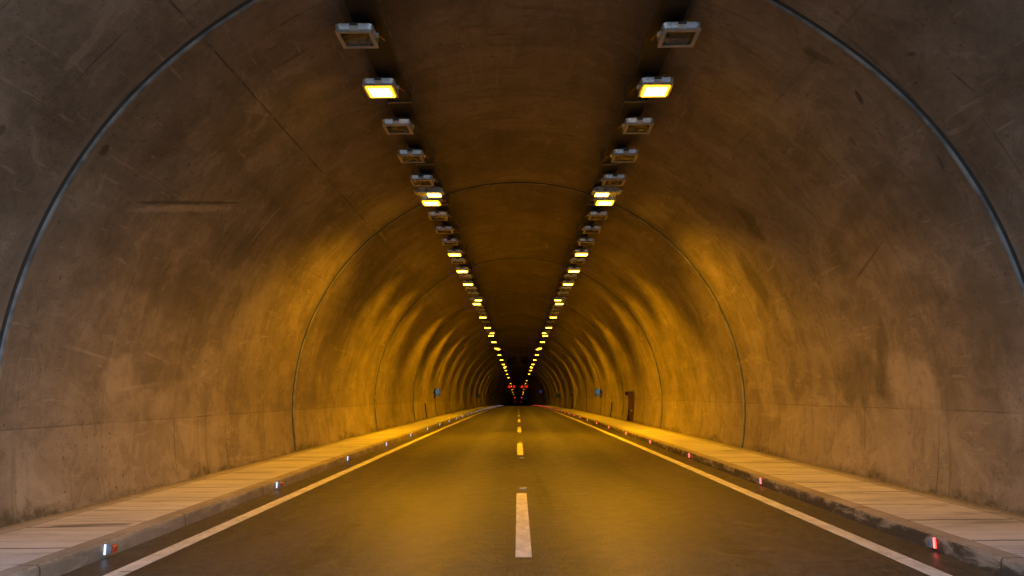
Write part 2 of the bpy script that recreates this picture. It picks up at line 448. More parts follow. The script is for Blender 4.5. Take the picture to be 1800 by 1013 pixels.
LENS = 40.0
M = dict(
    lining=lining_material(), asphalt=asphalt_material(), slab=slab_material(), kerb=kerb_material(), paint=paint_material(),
    ground=ground_material(), tray=tray_material(), lens=lens_material(), glass=glass_material(),
    seal=plain('joint_seal_rubber', (0.20, 0.21, 0.225), 0.42, 0.0, 0.5, 0.5, 3.0),
    groove=plain('joint_groove', (0.048, 0.042, 0.036), 0.8),
    lampbody=plain('lamp_paint', (0.74, 0.85, 0.94), 0.30, 0.55, 0.7, 0.05),
    lampframe=plain('lamp_frame', (0.46, 0.45, 0.45), 0.42, 0.0, 0.5, 0.12),
    clip=plain('lamp_latch', (0.92, 0.92, 0.94), 0.28, 0.0, 0.7, 0.03),
    clipdark=plain('latch_hinge', (0.13, 0.13, 0.135), 0.4, 0.4),
    reflector=plain('reflector_sheet', (0.86, 0.83, 0.80), 0.22, 0.85, 0.5, 0.10, 14.0),
    tube=plain('lamp_tube', (0.95, 0.94, 0.92), 0.2, 0.0, 0.6, 0.02),
    black=plain('black_cable', (0.018, 0.016, 0.015), 0.5),
    orange=plain('orange_cable', (0.40, 0.14, 0.03), 0.5),
    steel=plain('galvanised_steel', (0.20, 0.19, 0.18), 0.45, 0.6),
    darkmetal=plain('dark_metal', (0.035, 0.032, 0.030), 0.5, 0.4),
    door=plain('door_red_brown', (0.062, 0.016, 0.013), 0.5, 0.0, 0.5, 0.25, 3.0),
    doorframe=plain('door_frame_paint', (0.040, 0.013, 0.010), 0.5, 0.0, 0.5, 0.2, 3.0),
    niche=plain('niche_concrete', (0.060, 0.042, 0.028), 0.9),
    housing=plain('reflector_housing', (0.27, 0.255, 0.25), 0.45, 0.0, 0.5, 0.2, 20.0),
    orangelens=plain('orange_red_lens', (0.62, 0.085, 0.03), 0.25, 0.0, 0.6, 0.15),
    studbody=plain('stud_body', (0.42, 0.40, 0.36), 0.4, 0.4, 0.5, 0.2),
    studlens=plain('stud_lens', (0.85, 0.84, 0.80), 0.15, 0.0, 0.8, 0.08),
    whiteled=glow('white_led', (0.55, 0.66, 1.0), 1.9),
    redled=glow('red_led', (1.0, 0.04, 0.03), 4.5),
    redcore=glow('red_led_core', (1.0, 0.22, 0.17), 2.6),
    signal=glow('signal_red', (1.0, 0.015, 0.006), 1.3),
    signal2=glow('signal_far_red', (1.0, 0.05, 0.04), 1.6),
    signaldim=glow('signal_dim_red', (1.0, 0.015, 0.006), 0.25),
    teal=glow('sign_teal', (0.015, 0.22, 0.45), 0.50, (0.03, 0.10, 0.16)),
    signwhite=glow('sign_white', (0.42, 0.62, 0.80), 0.12, (0.20, 0.28, 0.34)),
    signpale=glow('sign_pale', (0.22, 0.42, 0.42), 0.09, (0.16, 0.22, 0.22)),
    dimteal=glow('sign_dim_teal', (0.05, 0.12, 0.12), 0.12, (0.04, 0.08, 0.08)),
    bluesign=glow('sign_blue', (0.05, 0.08, 0.30), 0.20, (0.03, 0.05, 0.22)),
)


# ------------------------------------------------------------------ mesh helpers
class MB:
    def __init__(self):
        self.v, self.f, self.uv = [], [], {}

    def vert(self, *p):
        self.v.append(tuple(p))
        return len(self.v) - 1

    def quad(self, a, b, c, d):
        self.f.append((a, b, c, d))

    def box(self, x0, x1, y0, y1, z0, z1):
        i = [self.vert(x, y, z) for z in (z0, z1) for y in (y0, y1) for x in (x0, x1)]
        for q in ((0, 2, 3, 1), (4, 5, 7, 6), (0, 1, 5, 4), (2, 6, 7, 3), (0, 4, 6, 2), (1, 3, 7, 5)):
            self.f.append(tuple(i[k] for k in q))
        return self

    def prism(self, pts, y0, y1):
        """closed outline in x,z pushed along y"""
        n = len(pts)
        a = [self.vert(x, y0, z) for x, z in pts]
        b = [self.vert(x, y1, z) for x, z in pts]
        self.f.append(tuple(a))
        self.f.append(tuple(reversed(b)))
        for k in range(n):
            self.f.append((a[k], b[k], b[(k + 1) % n], a[(k + 1) % n]))
        return self

    def tube(self, path, r, n=8, cap=True):
        rings = []
        for k, p in enumerate(path):
            p = Vector(p)
            d = (Vector(path[min(k + 1, len(path) - 1)]) - Vector(path[max(k - 1, 0)])).normalized()
            up = Vector((0, 0, 1)) if abs(d.z) < 0.9 else Vector((1, 0, 0))
            s = d.cross(up).normalized()
            t = s.cross(d)
            rr = r[k] if isinstance(r, (list, tuple)) else r
            rings.append([self.vert(*(p + (s * math.cos(a) + t * math.sin(a)) * rr)) for a in (2 * math.pi * q / n for q in range(n))])
        for a, b in zip(rings, rings[1:]):
            for k in range(n):
                self.f.append((a[k], a[(k + 1) % n], b[(k + 1) % n], b[k]))
        if cap:
            self.f.append(tuple(reversed(rings[0])))
            self.f.append(tuple(rings[-1]))
        return self

    def mesh(self, name, mat, bevel=0.0, smooth=False, fix=True):
        me = bpy.data.meshes.new(name)
        me.from_pydata(self.v, [], self.f)
        if fix or bevel:
            bm = bmesh.new()
            bm.from_mesh(me)
            if bevel:
                es = [e for e in bm.edges if len(e.link_faces) == 2 and e.calc_face_angle(0) > 0.5]
                bmesh.ops.bevel(bm, geom=es, offset=bevel, segments=2, profile=0.6, affect='EDGES', clamp_overlap=True)
            if fix:
                bmesh.ops.recalc_face_normals(bm, faces=bm.faces)
            bm.to_mesh(me)
            bm.free()
        if smooth:
            for p in me.polygons:
                p.use_smooth = True
        me.materials.append(mat)
        return me

    def build(self, name, mat, parent=None, **kw):
        return link(name, self.mesh(name, mat, **kw), parent)


def link(name, me, parent=None, loc=None):
    o = bpy.data.objects.new(name, me)
    COL.objects.link(o)
    if parent is not None:
        o.parent = parent
    if loc is not None:
        o.location = loc
    return o


def thing(name, label, cat, loc=(0, 0, 0), group=None):
    o = bpy.data.objects.new(name, None)
    o.empty_display_size = 0.2
    COL.objects.link(o)
    o.location = loc
    return tag(o, label, cat, group)


def tag(o, label, cat=None, group=None, kind=None):
    o['label'] = label
    if cat:
        o['category'] = cat
    if group:
        o['group'] = group
    if kind:
        o['kind'] = kind
    return o


def copy_tree(o, parent=None):
    c = o.copy()
    COL.objects.link(c)
    if parent is not None:
        c.parent = parent
    for ch in list(o.children):
        copy_tree(ch, c)
    return c


ORD = ('nearest second third fourth fifth sixth seventh eighth ninth tenth eleventh twelfth thirteenth fourteenth fifteenth '
       'sixteenth seventeenth eighteenth nineteenth twentieth twenty-first twenty-second twenty-third twenty-fourth twenty-fifth '
       'twenty-sixth twenty-seventh twenty-eighth twenty-ninth thirtieth').split()


def ylist(y0, breaks=()):
    out, y = [], y0
    while y < END:
        out.append(y)
        y += 1.0 if y < 60 else (3.0 if y < 240 else 10.0)
    out.append(END)
    for b in breaks:
        out = [q for q in out if abs(q - b) > 0.25]
        out.append(b)
    return sorted(out)


# ------------------------------------------------------------------ ground, road, markings
def strip(name, xs, y0, lift, mat, kind='structure', label=None, solid_z=None):
    mb = MB()
    ys = ylist(y0)
    g = [[mb.vert(x, y, zroad(x, y) + lift) for x in xs] for y in ys]
    for a, b in zip(g, g[1:]):
        for k in range(len(xs) - 1):
            mb.quad(a[k], a[k + 1], b[k + 1], b[k])
    o = mb.build(name, mat, fix=False)
    tag(o, label, kind=kind)
    return o


gm = MB()
gm.f.append(tuple(gm.vert(x, y, -0.12) for x, y in ((-3000, -4000), (3000, -4000), (3000, PORTAL - 0.02), (-3000, PORTAL - 0.02))))
tag(gm.build('ground', M['ground'], fix=False), 'open bare ground outside the tunnel mouth', kind='structure')

road = strip('road', [-4.5, -3, -1.5, 0, 1.5, 3, 4.5], -60.0, 0.0, M['asphalt'],
             label='dark worn two lane asphalt road running through the tunnel')


def marking(name, x0, x1, ya, yb, label):
    mb = MB()
    n = max(1, int((yb - ya) / (1.0 if yb - ya < 20 else 2.0)))
    rows = []
    for k in range(n + 1):
        y = ya + (yb - ya) * k / n
        rows.append([mb.vert(x, y, zroad(x, y) + 0.004) for x in (x0, x1)])
    for a, b in zip(rows, rows[1:]):
        mb.quad(a[0], a[1], b[1], b[0])
    return tag(mb.build(name, M['paint'], fix=False), label, kind='structure')


marking('road_marking', -3.925, -3.725, -20, 320, 'solid white edge line along the left side of the road')
marking('road_marking', 3.725, 3.925, -20, 320, 'solid white edge line along the right side of the road')
stud_y = []
for k in range(-1, 18):
    a = 7.97 + 13.06 * k
    marking('road_marking', -0.03, 0.14, a, a + 5.02,
            f"white centre line dash, {ORD[max(k, 0)]} one in front of the camera" if k >= 0 else 'white centre line dash just behind the camera')
    if k >= 0:
        stud_y += [a - 1.05, a + 5.62]

# pavements and kerbs
for sx in (-1, 1):
    side = 'left' if sx < 0 else 'right'
    mb = MB()
    ys = ylist(PORTAL)
    prof = [KX + 0.20, 5.0, 5.83, 6.5]
    g = [[mb.vert(sx * x, y, zroad(sx * x, y) + KH - (0.004 if x > KX + 0.21 else 0.004)) for x in prof] for y in ys]
    for a, b in zip(g, g[1:]):
        for k in range(len(prof) - 1):
            q = (a[k], a[k + 1], b[k + 1], b[k])
            mb.f.append(q if sx > 0 else tuple(reversed(q)))
    o = mb.build('pavement', M['slab'], fix=False)
    tag(o, f'narrow pale concrete slab walkway along the {side} tunnel wall', kind='structure')
    # kerb: battered face, rounded arris, top
    prof = [(KX - 0.012, -0.03, 0.0), (KX + 0.004, KH - 0.035, 0.85), (KX + 0.012, KH - 0.012, 0.97), (KX + 0.034, KH, 1.1), (KX + 0.20, KH + 0.001, 1.8), (KX + 0.204, KH - 0.02, 2.0)]
    mb = MB()
    uvs = []
    g = [[mb.vert(sx * x, y, zroad(sx * x, y) + z) for x, z, v in prof] for y in ys]
    for yi in range(len(ys) - 1):
        a, b = g[yi], g[yi + 1]
        for k in range(len(prof) - 1):
            q = [(a[k], ys[yi], prof[k][2]), (a[k + 1], ys[yi], prof[k + 1][2]), (b[k + 1], ys[yi + 1], prof[k + 1][2]), (b[k], ys[yi + 1], prof[k][2])]
            if sx < 0:
                q.reverse()
            mb.f.append(tuple(i[0] for i in q))
            uvs += [(i[1], i[2]) for i in q]
    me = mb.mesh('kerb', M['kerb'], fix=False)
    ul = me.uv_layers.new(name='UVMap')
    for i, c in enumerate(uvs):
        ul.data[i].uv = c
    o = link('kerb', me)
    tag(o, 'concrete kerb with a %s face along the %s edge of the road' % ('clean' if sx < 0 else 'dirt-blackened', side), kind='structure')

# ------------------------------------------------------------------ tunnel lining with real openings


def phi_z(z, left=False):
    a = math.asin((z - ZC) / R)
    return math.pi - a if left else a


# side, y0, y1, z0, z1, depth, kind
OPENINGS = [(1, 40.7, 43.0, 0.225, 1.86, 0.16, 'door'), (1, 85.3, 87.6, 0.225, 1.92, 0.16, 'door'),
            (1, 50.25, 50.85, 0.24, 1.20, 0.40, 'niche'), (-1, 50.55, 51.15, 0.12, 1.13, 0.40, 'niche'),
            (-1, 104.5, 105.5, 0.12, 1.13, 0.40, 'niche')]
lo, hi = -17.0, 197.0
angs = [math.radians(lo + (hi - lo) * k / 86) for k in range(87)]
ybr = []
for (sd, y0, y1, z0, z1, dp, kd) in OPENINGS:
    ybr += [y0, y1]
    for z in (z0, z1):
        a = phi_z(z, sd < 0)
        angs = [q for q in angs if abs(q - a) > math.radians(0.6) or any(abs(q - phi_z(zz, s2 < 0)) < 1e-9 for (s2, _, _, za, zb, _, _) in OPENINGS for zz in (za, zb))]
        if not any(abs(q - a) < 1e-6 for q in angs):
            angs.append(a)
angs.sort()
ys = ylist(PORTAL, ybr)
mb = MB()
g = [[mb.vert(R * math.cos(a), y, ZC + R * math.sin(a) + drop(y)) for a in angs] for y in ys]
uvs = []
for yi in range(len(ys) - 1):
    for k in range(len(angs) - 1):
        ym, am = (ys[yi] + ys[yi + 1]) / 2, (angs[k] + angs[k + 1]) / 2
        cut = False
        for (sd, y0, y1, z0, z1, dp, kd) in OPENINGS:
            p0, p1 = sorted((phi_z(z0, sd < 0), phi_z(z1, sd < 0)))
            if y0 < ym < y1 and p0 < am < p1:
                cut = True
        if cut:
            continue
        mb.f.append((g[yi][k], g[yi + 1][k], g[yi + 1][k + 1], g[yi][k + 1]))
        uvs += [(ys[yi], R * angs[k]), (ys[yi + 1], R * angs[k]), (ys[yi + 1], R * angs[k + 1]), (ys[yi], R * angs[k + 1])]
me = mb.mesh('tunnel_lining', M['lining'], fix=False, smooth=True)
ul = me.uv_layers.new(name='UVMap')
for i, c in enumerate(uvs):
    ul.data[i].uv = c
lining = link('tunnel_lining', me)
tag(lining, 'stained bare concrete tunnel vault arching over the road with ring joints', 'tunnel')

# joint seals: a bead in a dark groove round every casting joint


def seal_mesh(skew):
    mb = MB()
    prof = [(-0.085, 0.004), (-0.046, 0.006), (-0.041, 0.020), (-0.024, 0.038), (0.0, 0.044), (0.024, 0.038), (0.041, 0.020), (0.046, 0.006), (0.070, 0.004)]
    n = 128
    rows = []
    for k in range(n + 1):
        a = math.radians(-12.3 + (204.6) * k / n)
        off = skew(a)
        rows.append([mb.vert((R - h) * math.cos(a), y + off, (R - h) * math.sin(a)) for y, h in prof])
    for a, b in zip(rows, rows[1:]):
        for k in range(len(prof) - 1):
            mb.quad(a[k], a[k + 1], b[k + 1], b[k])
    me = mb.mesh('joint_seal', M['seal'], fix=False, smooth=True)
    me.materials.append(M['groove'])
    for i, p in enumerate(me.polygons):
        if i % 8 in (0, 1, 6, 7):
            p.material_index = 1
    return me


near_seal = seal_mesh(lambda a: 0.24 * math.exp(-((math.degrees(a) - 58) / 20) ** 2) + 0.08 * math.exp(-((math.degrees(a) - 124) / 16) ** 2))
far_seal = seal_mesh(lambda a: 0.0)
for k in range(0, 22):
    y = JOINT0 + JOINT_STEP * k
    link('joint_seal', near_seal if k == 0 else far_seal, lining, (0, y, ZC + drop(y)))

pw = MB()
n = 64
ri, ro = [], []
for k in range(n + 1):
    a = math.radians(-15 + 210 * k / n)
    ri.append(pw.vert((R + 0.01) * math.cos(a), PORTAL + 0.01, ZC + (R + 0.01) * math.sin(a)))
    q = 1.0 / max(abs(math.cos(a)) / 16.0, abs(math.sin(a)) / 10.5)
    ro.append(pw.vert(q * math.cos(a), PORTAL + 0.01, ZC + q * math.sin(a)))
for k in range(n):
    pw.quad(ri[k], ri[k + 1], ro[k + 1], ro[k])
tag(pw.build('portal_wall', M['kerb'], fix=False), 'concrete portal wall round the tunnel mouth behind the camera', 'wall')

# doors and niches behind the openings
for (sd, y0, y1, z0, z1, dp, kd) in OPENINGS:
    n = 6
    zs = [z0 + (z1 - z0) * k / n for k in range(n + 1)]
    xe = [sd * (math.sqrt(R * R - (z - ZC) ** 2)) for z in zs]
    xb = sd * (R + dp)
    yc = (y0 + y1) / 2
    dz = drop(yc)
    mb = MB()
    near = [(mb.vert(x, y0 - yc, z), mb.vert(xb, y0 - yc, z)) for x, z in zip(xe, zs)]
    far = [(mb.vert(x, y1 - yc, z), mb.vert(xb, y1 - yc, z)) for x, z in zip(xe, zs)]
    for col in (near, far):
        for a, b in zip(col, col[1:]):
            mb.quad(a[0], a[1], b[1], b[0])
    for a, b in ((near[0], far[0]), (near[-1], far[-1])):
        mb.quad(a[0], a[1], b[1], b[0])
    mb.quad(near[0][1], near[-1][1], far[-1][1], far[0][1])
    if kd == 'niche':
        lab = ('dark slot-like hydrant niche in the right wall beyond the red-brown door' if sd > 0 else
               ('dark slot-like hydrant niche in the left wall before the lit blue sign' if y0 < 60 else 'faint far niche in the left wall beyond the lit blue sign'))
        t = thing('hydrant_niche', lab, 'niche', (0, yc, dz), 'recesses in the tunnel walls')
        mb.build('recess', M['niche'], t, fix=False)
        xm = sd * (R + dp - 0.16)
        MB().tube([(xm, 0.0, z0), (xm, 0.0, z0 + 0.55)], 0.05, 10).build('standpipe', M['doorframe'], t)
        MB().tube([(xm - sd * 0.13, 0.0, z0 + 0.5), (xm + sd * 0.05, 0.0, z0 + 0.5)], 0.06, 10).build('valve', M['darkmetal'], t)
    else:
        lab = ('red-brown steel door in the right wall, the nearer and wider one' if y0 < 60 else 'small far red-brown door in the right wall beyond the lit blue sign')
        t = thing('service_door', lab, 'door', (0, yc, dz), 'steel service doors')
        mb.build('door_frame', M['doorframe'], t, fix=False)
        xd0, xd1 = sorted((sd * (R + 0.01), sd * (R + 0.06)))
        hw = (y1 - y0) / 2 - 0.03
        for (a, b) in ((-hw, -0.006), (0.006, hw)):
            lf = MB().box(xd0, xd1, a, b, z0 + 0.03, z1 - 0.03).build('door_leaf', M['door'], t, bevel=0.006)
            ym = -0.12 if a < 0 else 0.12
            xo = sd * (R - 0.035)
            MB().box(min(xo, sd * (R + 0.01)), max(xo, sd * (R + 0.01)), ym - 0.10, ym + 0.10, z0 + 0.55, z0 + 0.60).build('handle', M['clip'], lf, bevel=0.006)
        MB().box(min(sd * 6.12, sd * 6.275), max(sd * 6.12, sd * 6.275), hw + 0.06, hw + 0.24, z1 - 0.22, z1 - 0.04).build('alarm_lamp', M['darkmetal'], t, bevel=0.03)

# ------------------------------------------------------------------ cable trays and cables over the lamps
for sx in (-1, 1):
    side = 'left' if sx < 0 else 'right'
    mb = MB()
    ys = [PORTAL + 0.3] + [q for q in ylist(0.0) if q < 230]
    w = [(1.99, 0.05), (1.99, 0.0), (2.41, 0.0), (2.41, 0.05)]
    g = [[mb.vert(sx * x, y, 7.07 + z + drop(y)) for x, z in w] for y in ys]
    for a, b in zip(g, g[1:]):
        for k in range(3):
            mb.quad(a[k], a[k + 1], b[k + 1], b[k])
    ct = thing('cable_tray', f'dark perforated cable tray running above the {side} row of lamps', 'cable tray', (0, 0, 0))
    mb.build('tray', M['tray'], ct, fix=False)
    hm = MB()
    xs0, xs1 = sorted((sx * 1.965, sx * 2.435))
    a, b = (0.36, 0.16) if sx > 0 else (0.16, 0.36)
    hm.prism([(xs0, -0.035), (xs1, -0.035), (xs1, b), (xs1 - 0.03, b), (xs1 - 0.03, -0.004), (xs0 + 0.03, -0.004), (xs0 + 0.03, a), (xs0, a)], -0.02, 0.02)
    hme = hm.mesh('hanger', M['steel'])
    for k in range(48):
        y = PORTAL + 0.7 + 3.77 * k
        link('hanger', hme, ct, (0, y, 7.07 + drop(y)))
    path = []
    y = PORTAL + 0.3
    k = 0
    while y < 200:
        path.append((sx * (1.955 + 0.012 * math.sin(k * 2.1)), y, 7.02 + drop(y) - (0.045 if k % 2 else 0.0)))
        y += 0.943
        k += 1
    cb = MB().tube(path, 0.013, 6).build('power_cable', M['black'], smooth=True)
    tag(cb, f'thin black cable sagging along the inner side of the {side} cable tray', 'cable')

# ------------------------------------------------------------------ lamps


def frame_ring(mb, ox, oy, ix, iy, z0, z1, yc=0.0):
    """rectangular ring, outer half sizes ox,oy, inner ix,iy"""
    o = [(-ox, -oy), (ox, -oy), (ox, oy), (-ox, oy)]
    i = [(-ix, -iy), (ix, -iy), (ix, iy), (-ix, iy)]
    vo = [[mb.vert(x, y + yc, z) for x, y in o] for z in (z0, z1)]
    vi = [[mb.vert(x, y + yc, z) for x, y in i] for z in (z0, z1)]
    for k in range(4):
        n = (k + 1) % 4
        mb.quad(vo[0][k], vo[0][n], vi[0][n], vi[0][k])
        mb.quad(vo[1][n], vo[1][k], vi[1][k], vi[1][n])
        mb.quad(vo[0][n], vo[0][k], vo[1][k], vo[1][n])
        mb.quad(vi[0][k], vi[0][n], vi[1][n], vi[1][k])


def body_mesh():
    # housing: rounded hood, sloping front cover, wider at the rim than at the crown
    mb = MB()
    lv = [(0.262, 0.250, 0.028), (0.270, 0.262, 0.068), (0.272, 0.265, 0.074), (0.276, 0.275, 0.112), (0.258, 0.248, 0.132), (0.20, 0.19, 0.150)]
    rows = []
    c = 0.055
    for (hx, hy, z) in lv:
        cc = c
        pts = [(-hx + cc, -hy), (hx - cc, -hy), (hx - cc * 0.3, -hy + cc * 0.3), (hx, -hy + cc), (hx, hy - cc), (hx - cc * 0.3, hy - cc * 0.3), (hx - cc, hy), (-hx + cc, hy),
               (-hx + cc * 0.3, hy - cc * 0.3), (-hx, hy - cc), (-hx, -hy + cc), (-hx + cc * 0.3, -hy + cc * 0.3)]
        rows.append([mb.vert(x, y, z) for x, y in pts])
    n = len(rows[0])
    for a, b in zip(rows, rows[1:]):
        for k in range(n):
            mb.quad(a[k], a[(k + 1) % n], b[(k + 1) % n], b[k])
    mb.f.append(tuple(rows[-1]))
    return mb.mesh('housing', M['lampbody'], bevel=0.0)


def floodlight(lit):
    t = thing('tunnel_floodlight', 'x', 'floodlight')
    h = link('housing', body_mesh(), t)
    mb = MB()
    frame_ring(mb, 0.268, 0.268, 0.210, 0.210, -0.012, 0.028)
    fr = mb.build('frame', M['lampframe'], t, bevel=0.006)
    # latch on the face that looks up the road and one on the far face
    for s in (-1, 1):
        y0, y1 = sorted((s * 0.270, s * 0.292))
        la = MB().box(-0.058, 0.058, y0, y1, 0.004, 0.074).build('latch', M['clip'], t, bevel=0.004)
        y0, y1 = sorted((s * 0.255, s * 0.288))
        MB().box(-0.060, 0.060, y0, y1, 0.077, 0.124).build('hinge', M['clipdark'], la, bevel=0.004)
    if lit:
        MB().box(-0.2095, 0.2095, -0.2095, 0.2095, -0.028, 0.008).build('lens', M['lens'], t, fix=True)
    else:
        # open reflector bowl seen through a glass pane
        rb = MB()
        a = [rb.vert(x, y, 0.016) for x, y in ((-0.209, -0.209), (0.209, -0.209), (0.209, 0.209), (-0.209, 0.209))]
        b = [rb.vert(x, y, 0.105) for x, y in ((-0.12, -0.13), (0.12, -0.13), (0.12, 0.13), (-0.12, 0.13))]
        for k in range(4):
            rb.quad(a[k], a[(k + 1) % 4], b[(k + 1) % 4], b[k])
        rb.f.append(tuple(b))
        rf = rb.build('reflector', M['reflector'], t, fix=False)
        MB().tube([(-0.13, 0.02, 0.046), (0.15, 0.02, 0.046)], 0.030, 10).build('lamp_tube', M['tube'], rf, smooth=False)
        MB().box(-0.185, -0.13, -0.05, 0.03, 0.03, 0.095).build('lamp_holder', M['clipdark'], rf, bevel=0.005)
        MB().box(-0.2095, 0.2095, -0.2095, 0.2095, 0.004, 0.010).build('glass', M['glass'], t)
    # straps up to the tray
    for y in (-0.12, 0.12):
        MB().box(-0.16, 0.16, y - 0.015, y + 0.015, 0.150, 0.198).build('bracket', M['steel'], t)
    return t


def add_side_bits(t, sx):
    """gland and looped flex on the side nearer the crown"""
    k = -sx
    MB().box(min(k * 0.274, k * 0.315), max(k * 0.274, k * 0.315), -0.04, 0.05, 0.05, 0.095).build('gland', M['lampbody'], t, bevel=0.008)
    pts = []
    for q in range(9):
        a = math.pi * q / 8
        pts.append((k * (0.315 + 0.06 * math.sin(a)), 0.01 + 0.30 * q / 8, 0.07 - 0.05 * math.sin(a) + 0.09 * q / 8))
    MB().tube(pts, 0.012, 6).build('flex', M['orange'], t, smooth=True)


LIT = [12.26, 19.83, 27.4, 31.2, 34.95, 42.55, 50.0, 57.6, 65.2, 72.8, 82.1, 94.7, 107.0, 119.8, 132.0, 143.9, 162.7]
LIT_L = LIT + [184.0, 235.0, 263.0, 304.0, 343.0, 382.0]
LIT_R = LIT + [207.0, 235.0, 263.0, 304.0, 343.0, 382.0]
UNLIT = [8.48, 10.37, 14.14, 16.0, 17.9, 21.6, 23.5, 25.4, 29.1, 33.05, 36.85, 38.65, 44.4, 46.3, 48.1, 53.8, 61.4]
LAMP_Z = 6.85
for sx in (-1, 1):
    side = 'left' if sx < 0 else 'right'
    proto_l, proto_u = floodlight(True), floodlight(False)
    add_side_bits(proto_l, sx)
    add_side_bits(proto_u, sx)
    for lit, proto, yy in ((True, proto_l, LIT_L if sx < 0 else LIT_R), (False, proto_u, UNLIT)):
        for i, y in enumerate(yy):
            o = proto if i == 0 else copy_tree(proto)
            o.location = (sx * 2.37, y, LAMP_Z + drop(y))
            o.rotation_euler = (math.radians(random.uniform(-0.8, 0.8)), 0, math.radians(random.uniform(-1.2, 1.2)))
            if lit:
                lab = f'{ORD[i]} glowing orange square floodlight in the {side} ceiling row' + (', counted from the camera' if i else ' to the camera')
                o['group'] = f'lit floodlights of the {side} ceiling row'
            else:
                if i == 0:
                    lab = f'unlit grey floodlight just above the picture at the head of the {side} row'
                else:
                    lab = f'{ORD[i - 1]} unlit grey square floodlight in the {side} ceiling row' + (', counted from the camera' if i > 1 else ' to the camera')
                o['group'] = f'unlit floodlights of the {side} ceiling row'
            o['label'] = lab

def beam(parent, sx, power, tilt):
    """the lamp's own beam: wide across the tunnel, narrow along it, thrown towards the nearer wall"""
    key = f'lamp_beam_{int(power)}'
    l = bpy.data.lights.get(key) or bpy.data.lights.new(key, 'SPOT')
    l.energy = power
    l.color = (1.0, 0.418, 0.0)
    l.spot_size = math.radians(118)
    l.spot_blend = 0.7
    l.shadow_soft_size = 0.06
    o = bpy.data.objects.new('lamp_beam', l)
    COL.objects.link(o)
    o.parent = parent
    o.location = (0, 0, -0.08)
    d = Vector((sx * math.sin(math.radians(tilt)), 0, -math.cos(math.radians(tilt))))
    zax = -d
    yax = Vector((0, 1, 0))
    xax = yax.cross(zax)
    mt = Matrix((xax, yax, zax)).transposed()
    o.rotation_euler = mt.to_euler()
    o.scale = (1.0, 1.0 if parent.location.y < 15 else 1.7 if parent.location.y < 22 else BEAM_Y, 1.0)


BEAM, BEAM_Y = 1350.0, 0.75
for o in [q for q in scene.objects if q.name.startswith('tunnel_floodlight')]:
    y = o.location.y
    if any(c.name.startswith('lens') for c in o.children) and y < 250:
        # the first pair burns dimmer; deep in the tunnel the lamps are run down
        k = 0.46 if y < 15 else (1.5 if y < 22 else 1.25 if y < 60 else (0.75 if y < 90 else (0.5 if y < 125 else (0.3 if y < 160 else 0.16))))
        beam(o, 1 if o.location.x > 0 else -1, BEAM * k * random.uniform(0.85, 1.18), (0 if y < 15 else 12) + random.uniform(-2.5, 2.5))

# long emergency lamps, one every other casting
for sx in (-1, 1):
    side = 'left' if sx < 0 else 'right'
    t = thing('emergency_lamp', 'x', 'lamp')
    k = -sx
    pts = [(-0.40 * k, 0.07), (-0.27 * k, 0.012), (0.31 * k, 0.012), (0.385 * k, 0.06), (0.37 * k, 0.12), (0.27 * k, 0.17), (-0.22 * k, 0.165)]
    MB().prism(pts, -0.20, 0.20).build('housing', M['lampbody'], t, bevel=0.012)
    x0, x1 = sorted((-0.05 * k, 0.31 * k))
    mb = MB()
    # rim round the lens
    cx = (x0 + x1) / 2
    frame_ring(mb, 0.195, 0.185, 0.172, 0.165, -0.012, 0.010)
    rm = mb.build('frame', M['lampframe'], t, bevel=0.003)
    rm.location = (cx, 0, 0)
    ln = MB().box(-0.172, 0.172, -0.165, 0.165, -0.006, 0.006).build('lens', M['lens'], t)
    ln.location = (cx, 0, 0)
    MB().tube([(-0.20 * k, 0.1, 0.02), (-0.19 * k, 0.12, -0.06), (-0.21 * k, 0.1, -0.16)], 0.008, 6).build('loose_flex', M['black'], t)
    MB().box(-0.05, -0.02, -0.02, 0.02, 0.16, 0.215).build('bracket', M['steel'], t)
    for i, y in enumerate([19.05, 41.0, 62.8, 84.2, 128.4]):
        o = t if i == 0 else copy_tree(t)
        o.location = (sx * 2.33, y, LAMP_Z + 0.005 + drop(y))
        o['label'] = f'{ORD[i]} long half-lit emergency lamp in the {side} ceiling row' + (', tapered at both ends' if i == 0 else ', flatter than its neighbours')
        o['group'] = f'long emergency lamps of the {side} ceiling row'

# ------------------------------------------------------------------ kerb reflectors
for sx in (-1, 1):
    side = 'left' if sx < 0 else 'right'
    t = thing('kerb_reflector', 'x', 'reflector')
    k = -sx                                          # towards the road
    MB().prism([(0, -0.055), (0.074 * k, -0.048), (0.082 * k, 0.0), (0.074 * k, 0.048), (0, 0.058)], -0.022, 0.040).build('housing', M['housing'], t, bevel=0.006)
    x0, x1 = sorted((0.006 * k, 0.024 * k))
    mb = MB().box(x0, x1, -0.034, -0.0225, -0.054, 0.054)
    mb.build('led_strip', M['whiteled'] if sx < 0 else M['redled'], t, bevel=0.003)
    if sx < 0:
        MB().prism([(0.082 * k, -0.042), (0.104 * k, -0.03), (0.110 * k, 0.03), (0.082 * k, 0.046)], -0.02, 0.05).build('side_lens', M['orangelens'], t, bevel=0.004)
    else:
        x0, x1 = sorted((0.024 * k, 0.031 * k))
        MB().box(x0, x1, -0.033, -0.0225, -0.052, 0.052).build('led_core', M['redcore'], t)
    cname = 'white' if sx < 0 else 'red'
    for i in range(37):
        y = 8.13 + 5.633 * i
        o = t if i == 0 else copy_tree(t)
        o.location = (sx * (KX - 0.001), y, zroad(sx * KX, y) + 0.088)
        if i < 20:
            o['label'] = f'{ORD[i]} {cname} lit reflector on the {side} kerb' + (', counted from the camera' if i else ' to the camera')
        else:
            o['label'] = f'tiny {cname} reflector in the merged dotted line at the far end of the {side} kerb'
        o['group'] = f'{cname} reflectors along the {side} kerb'

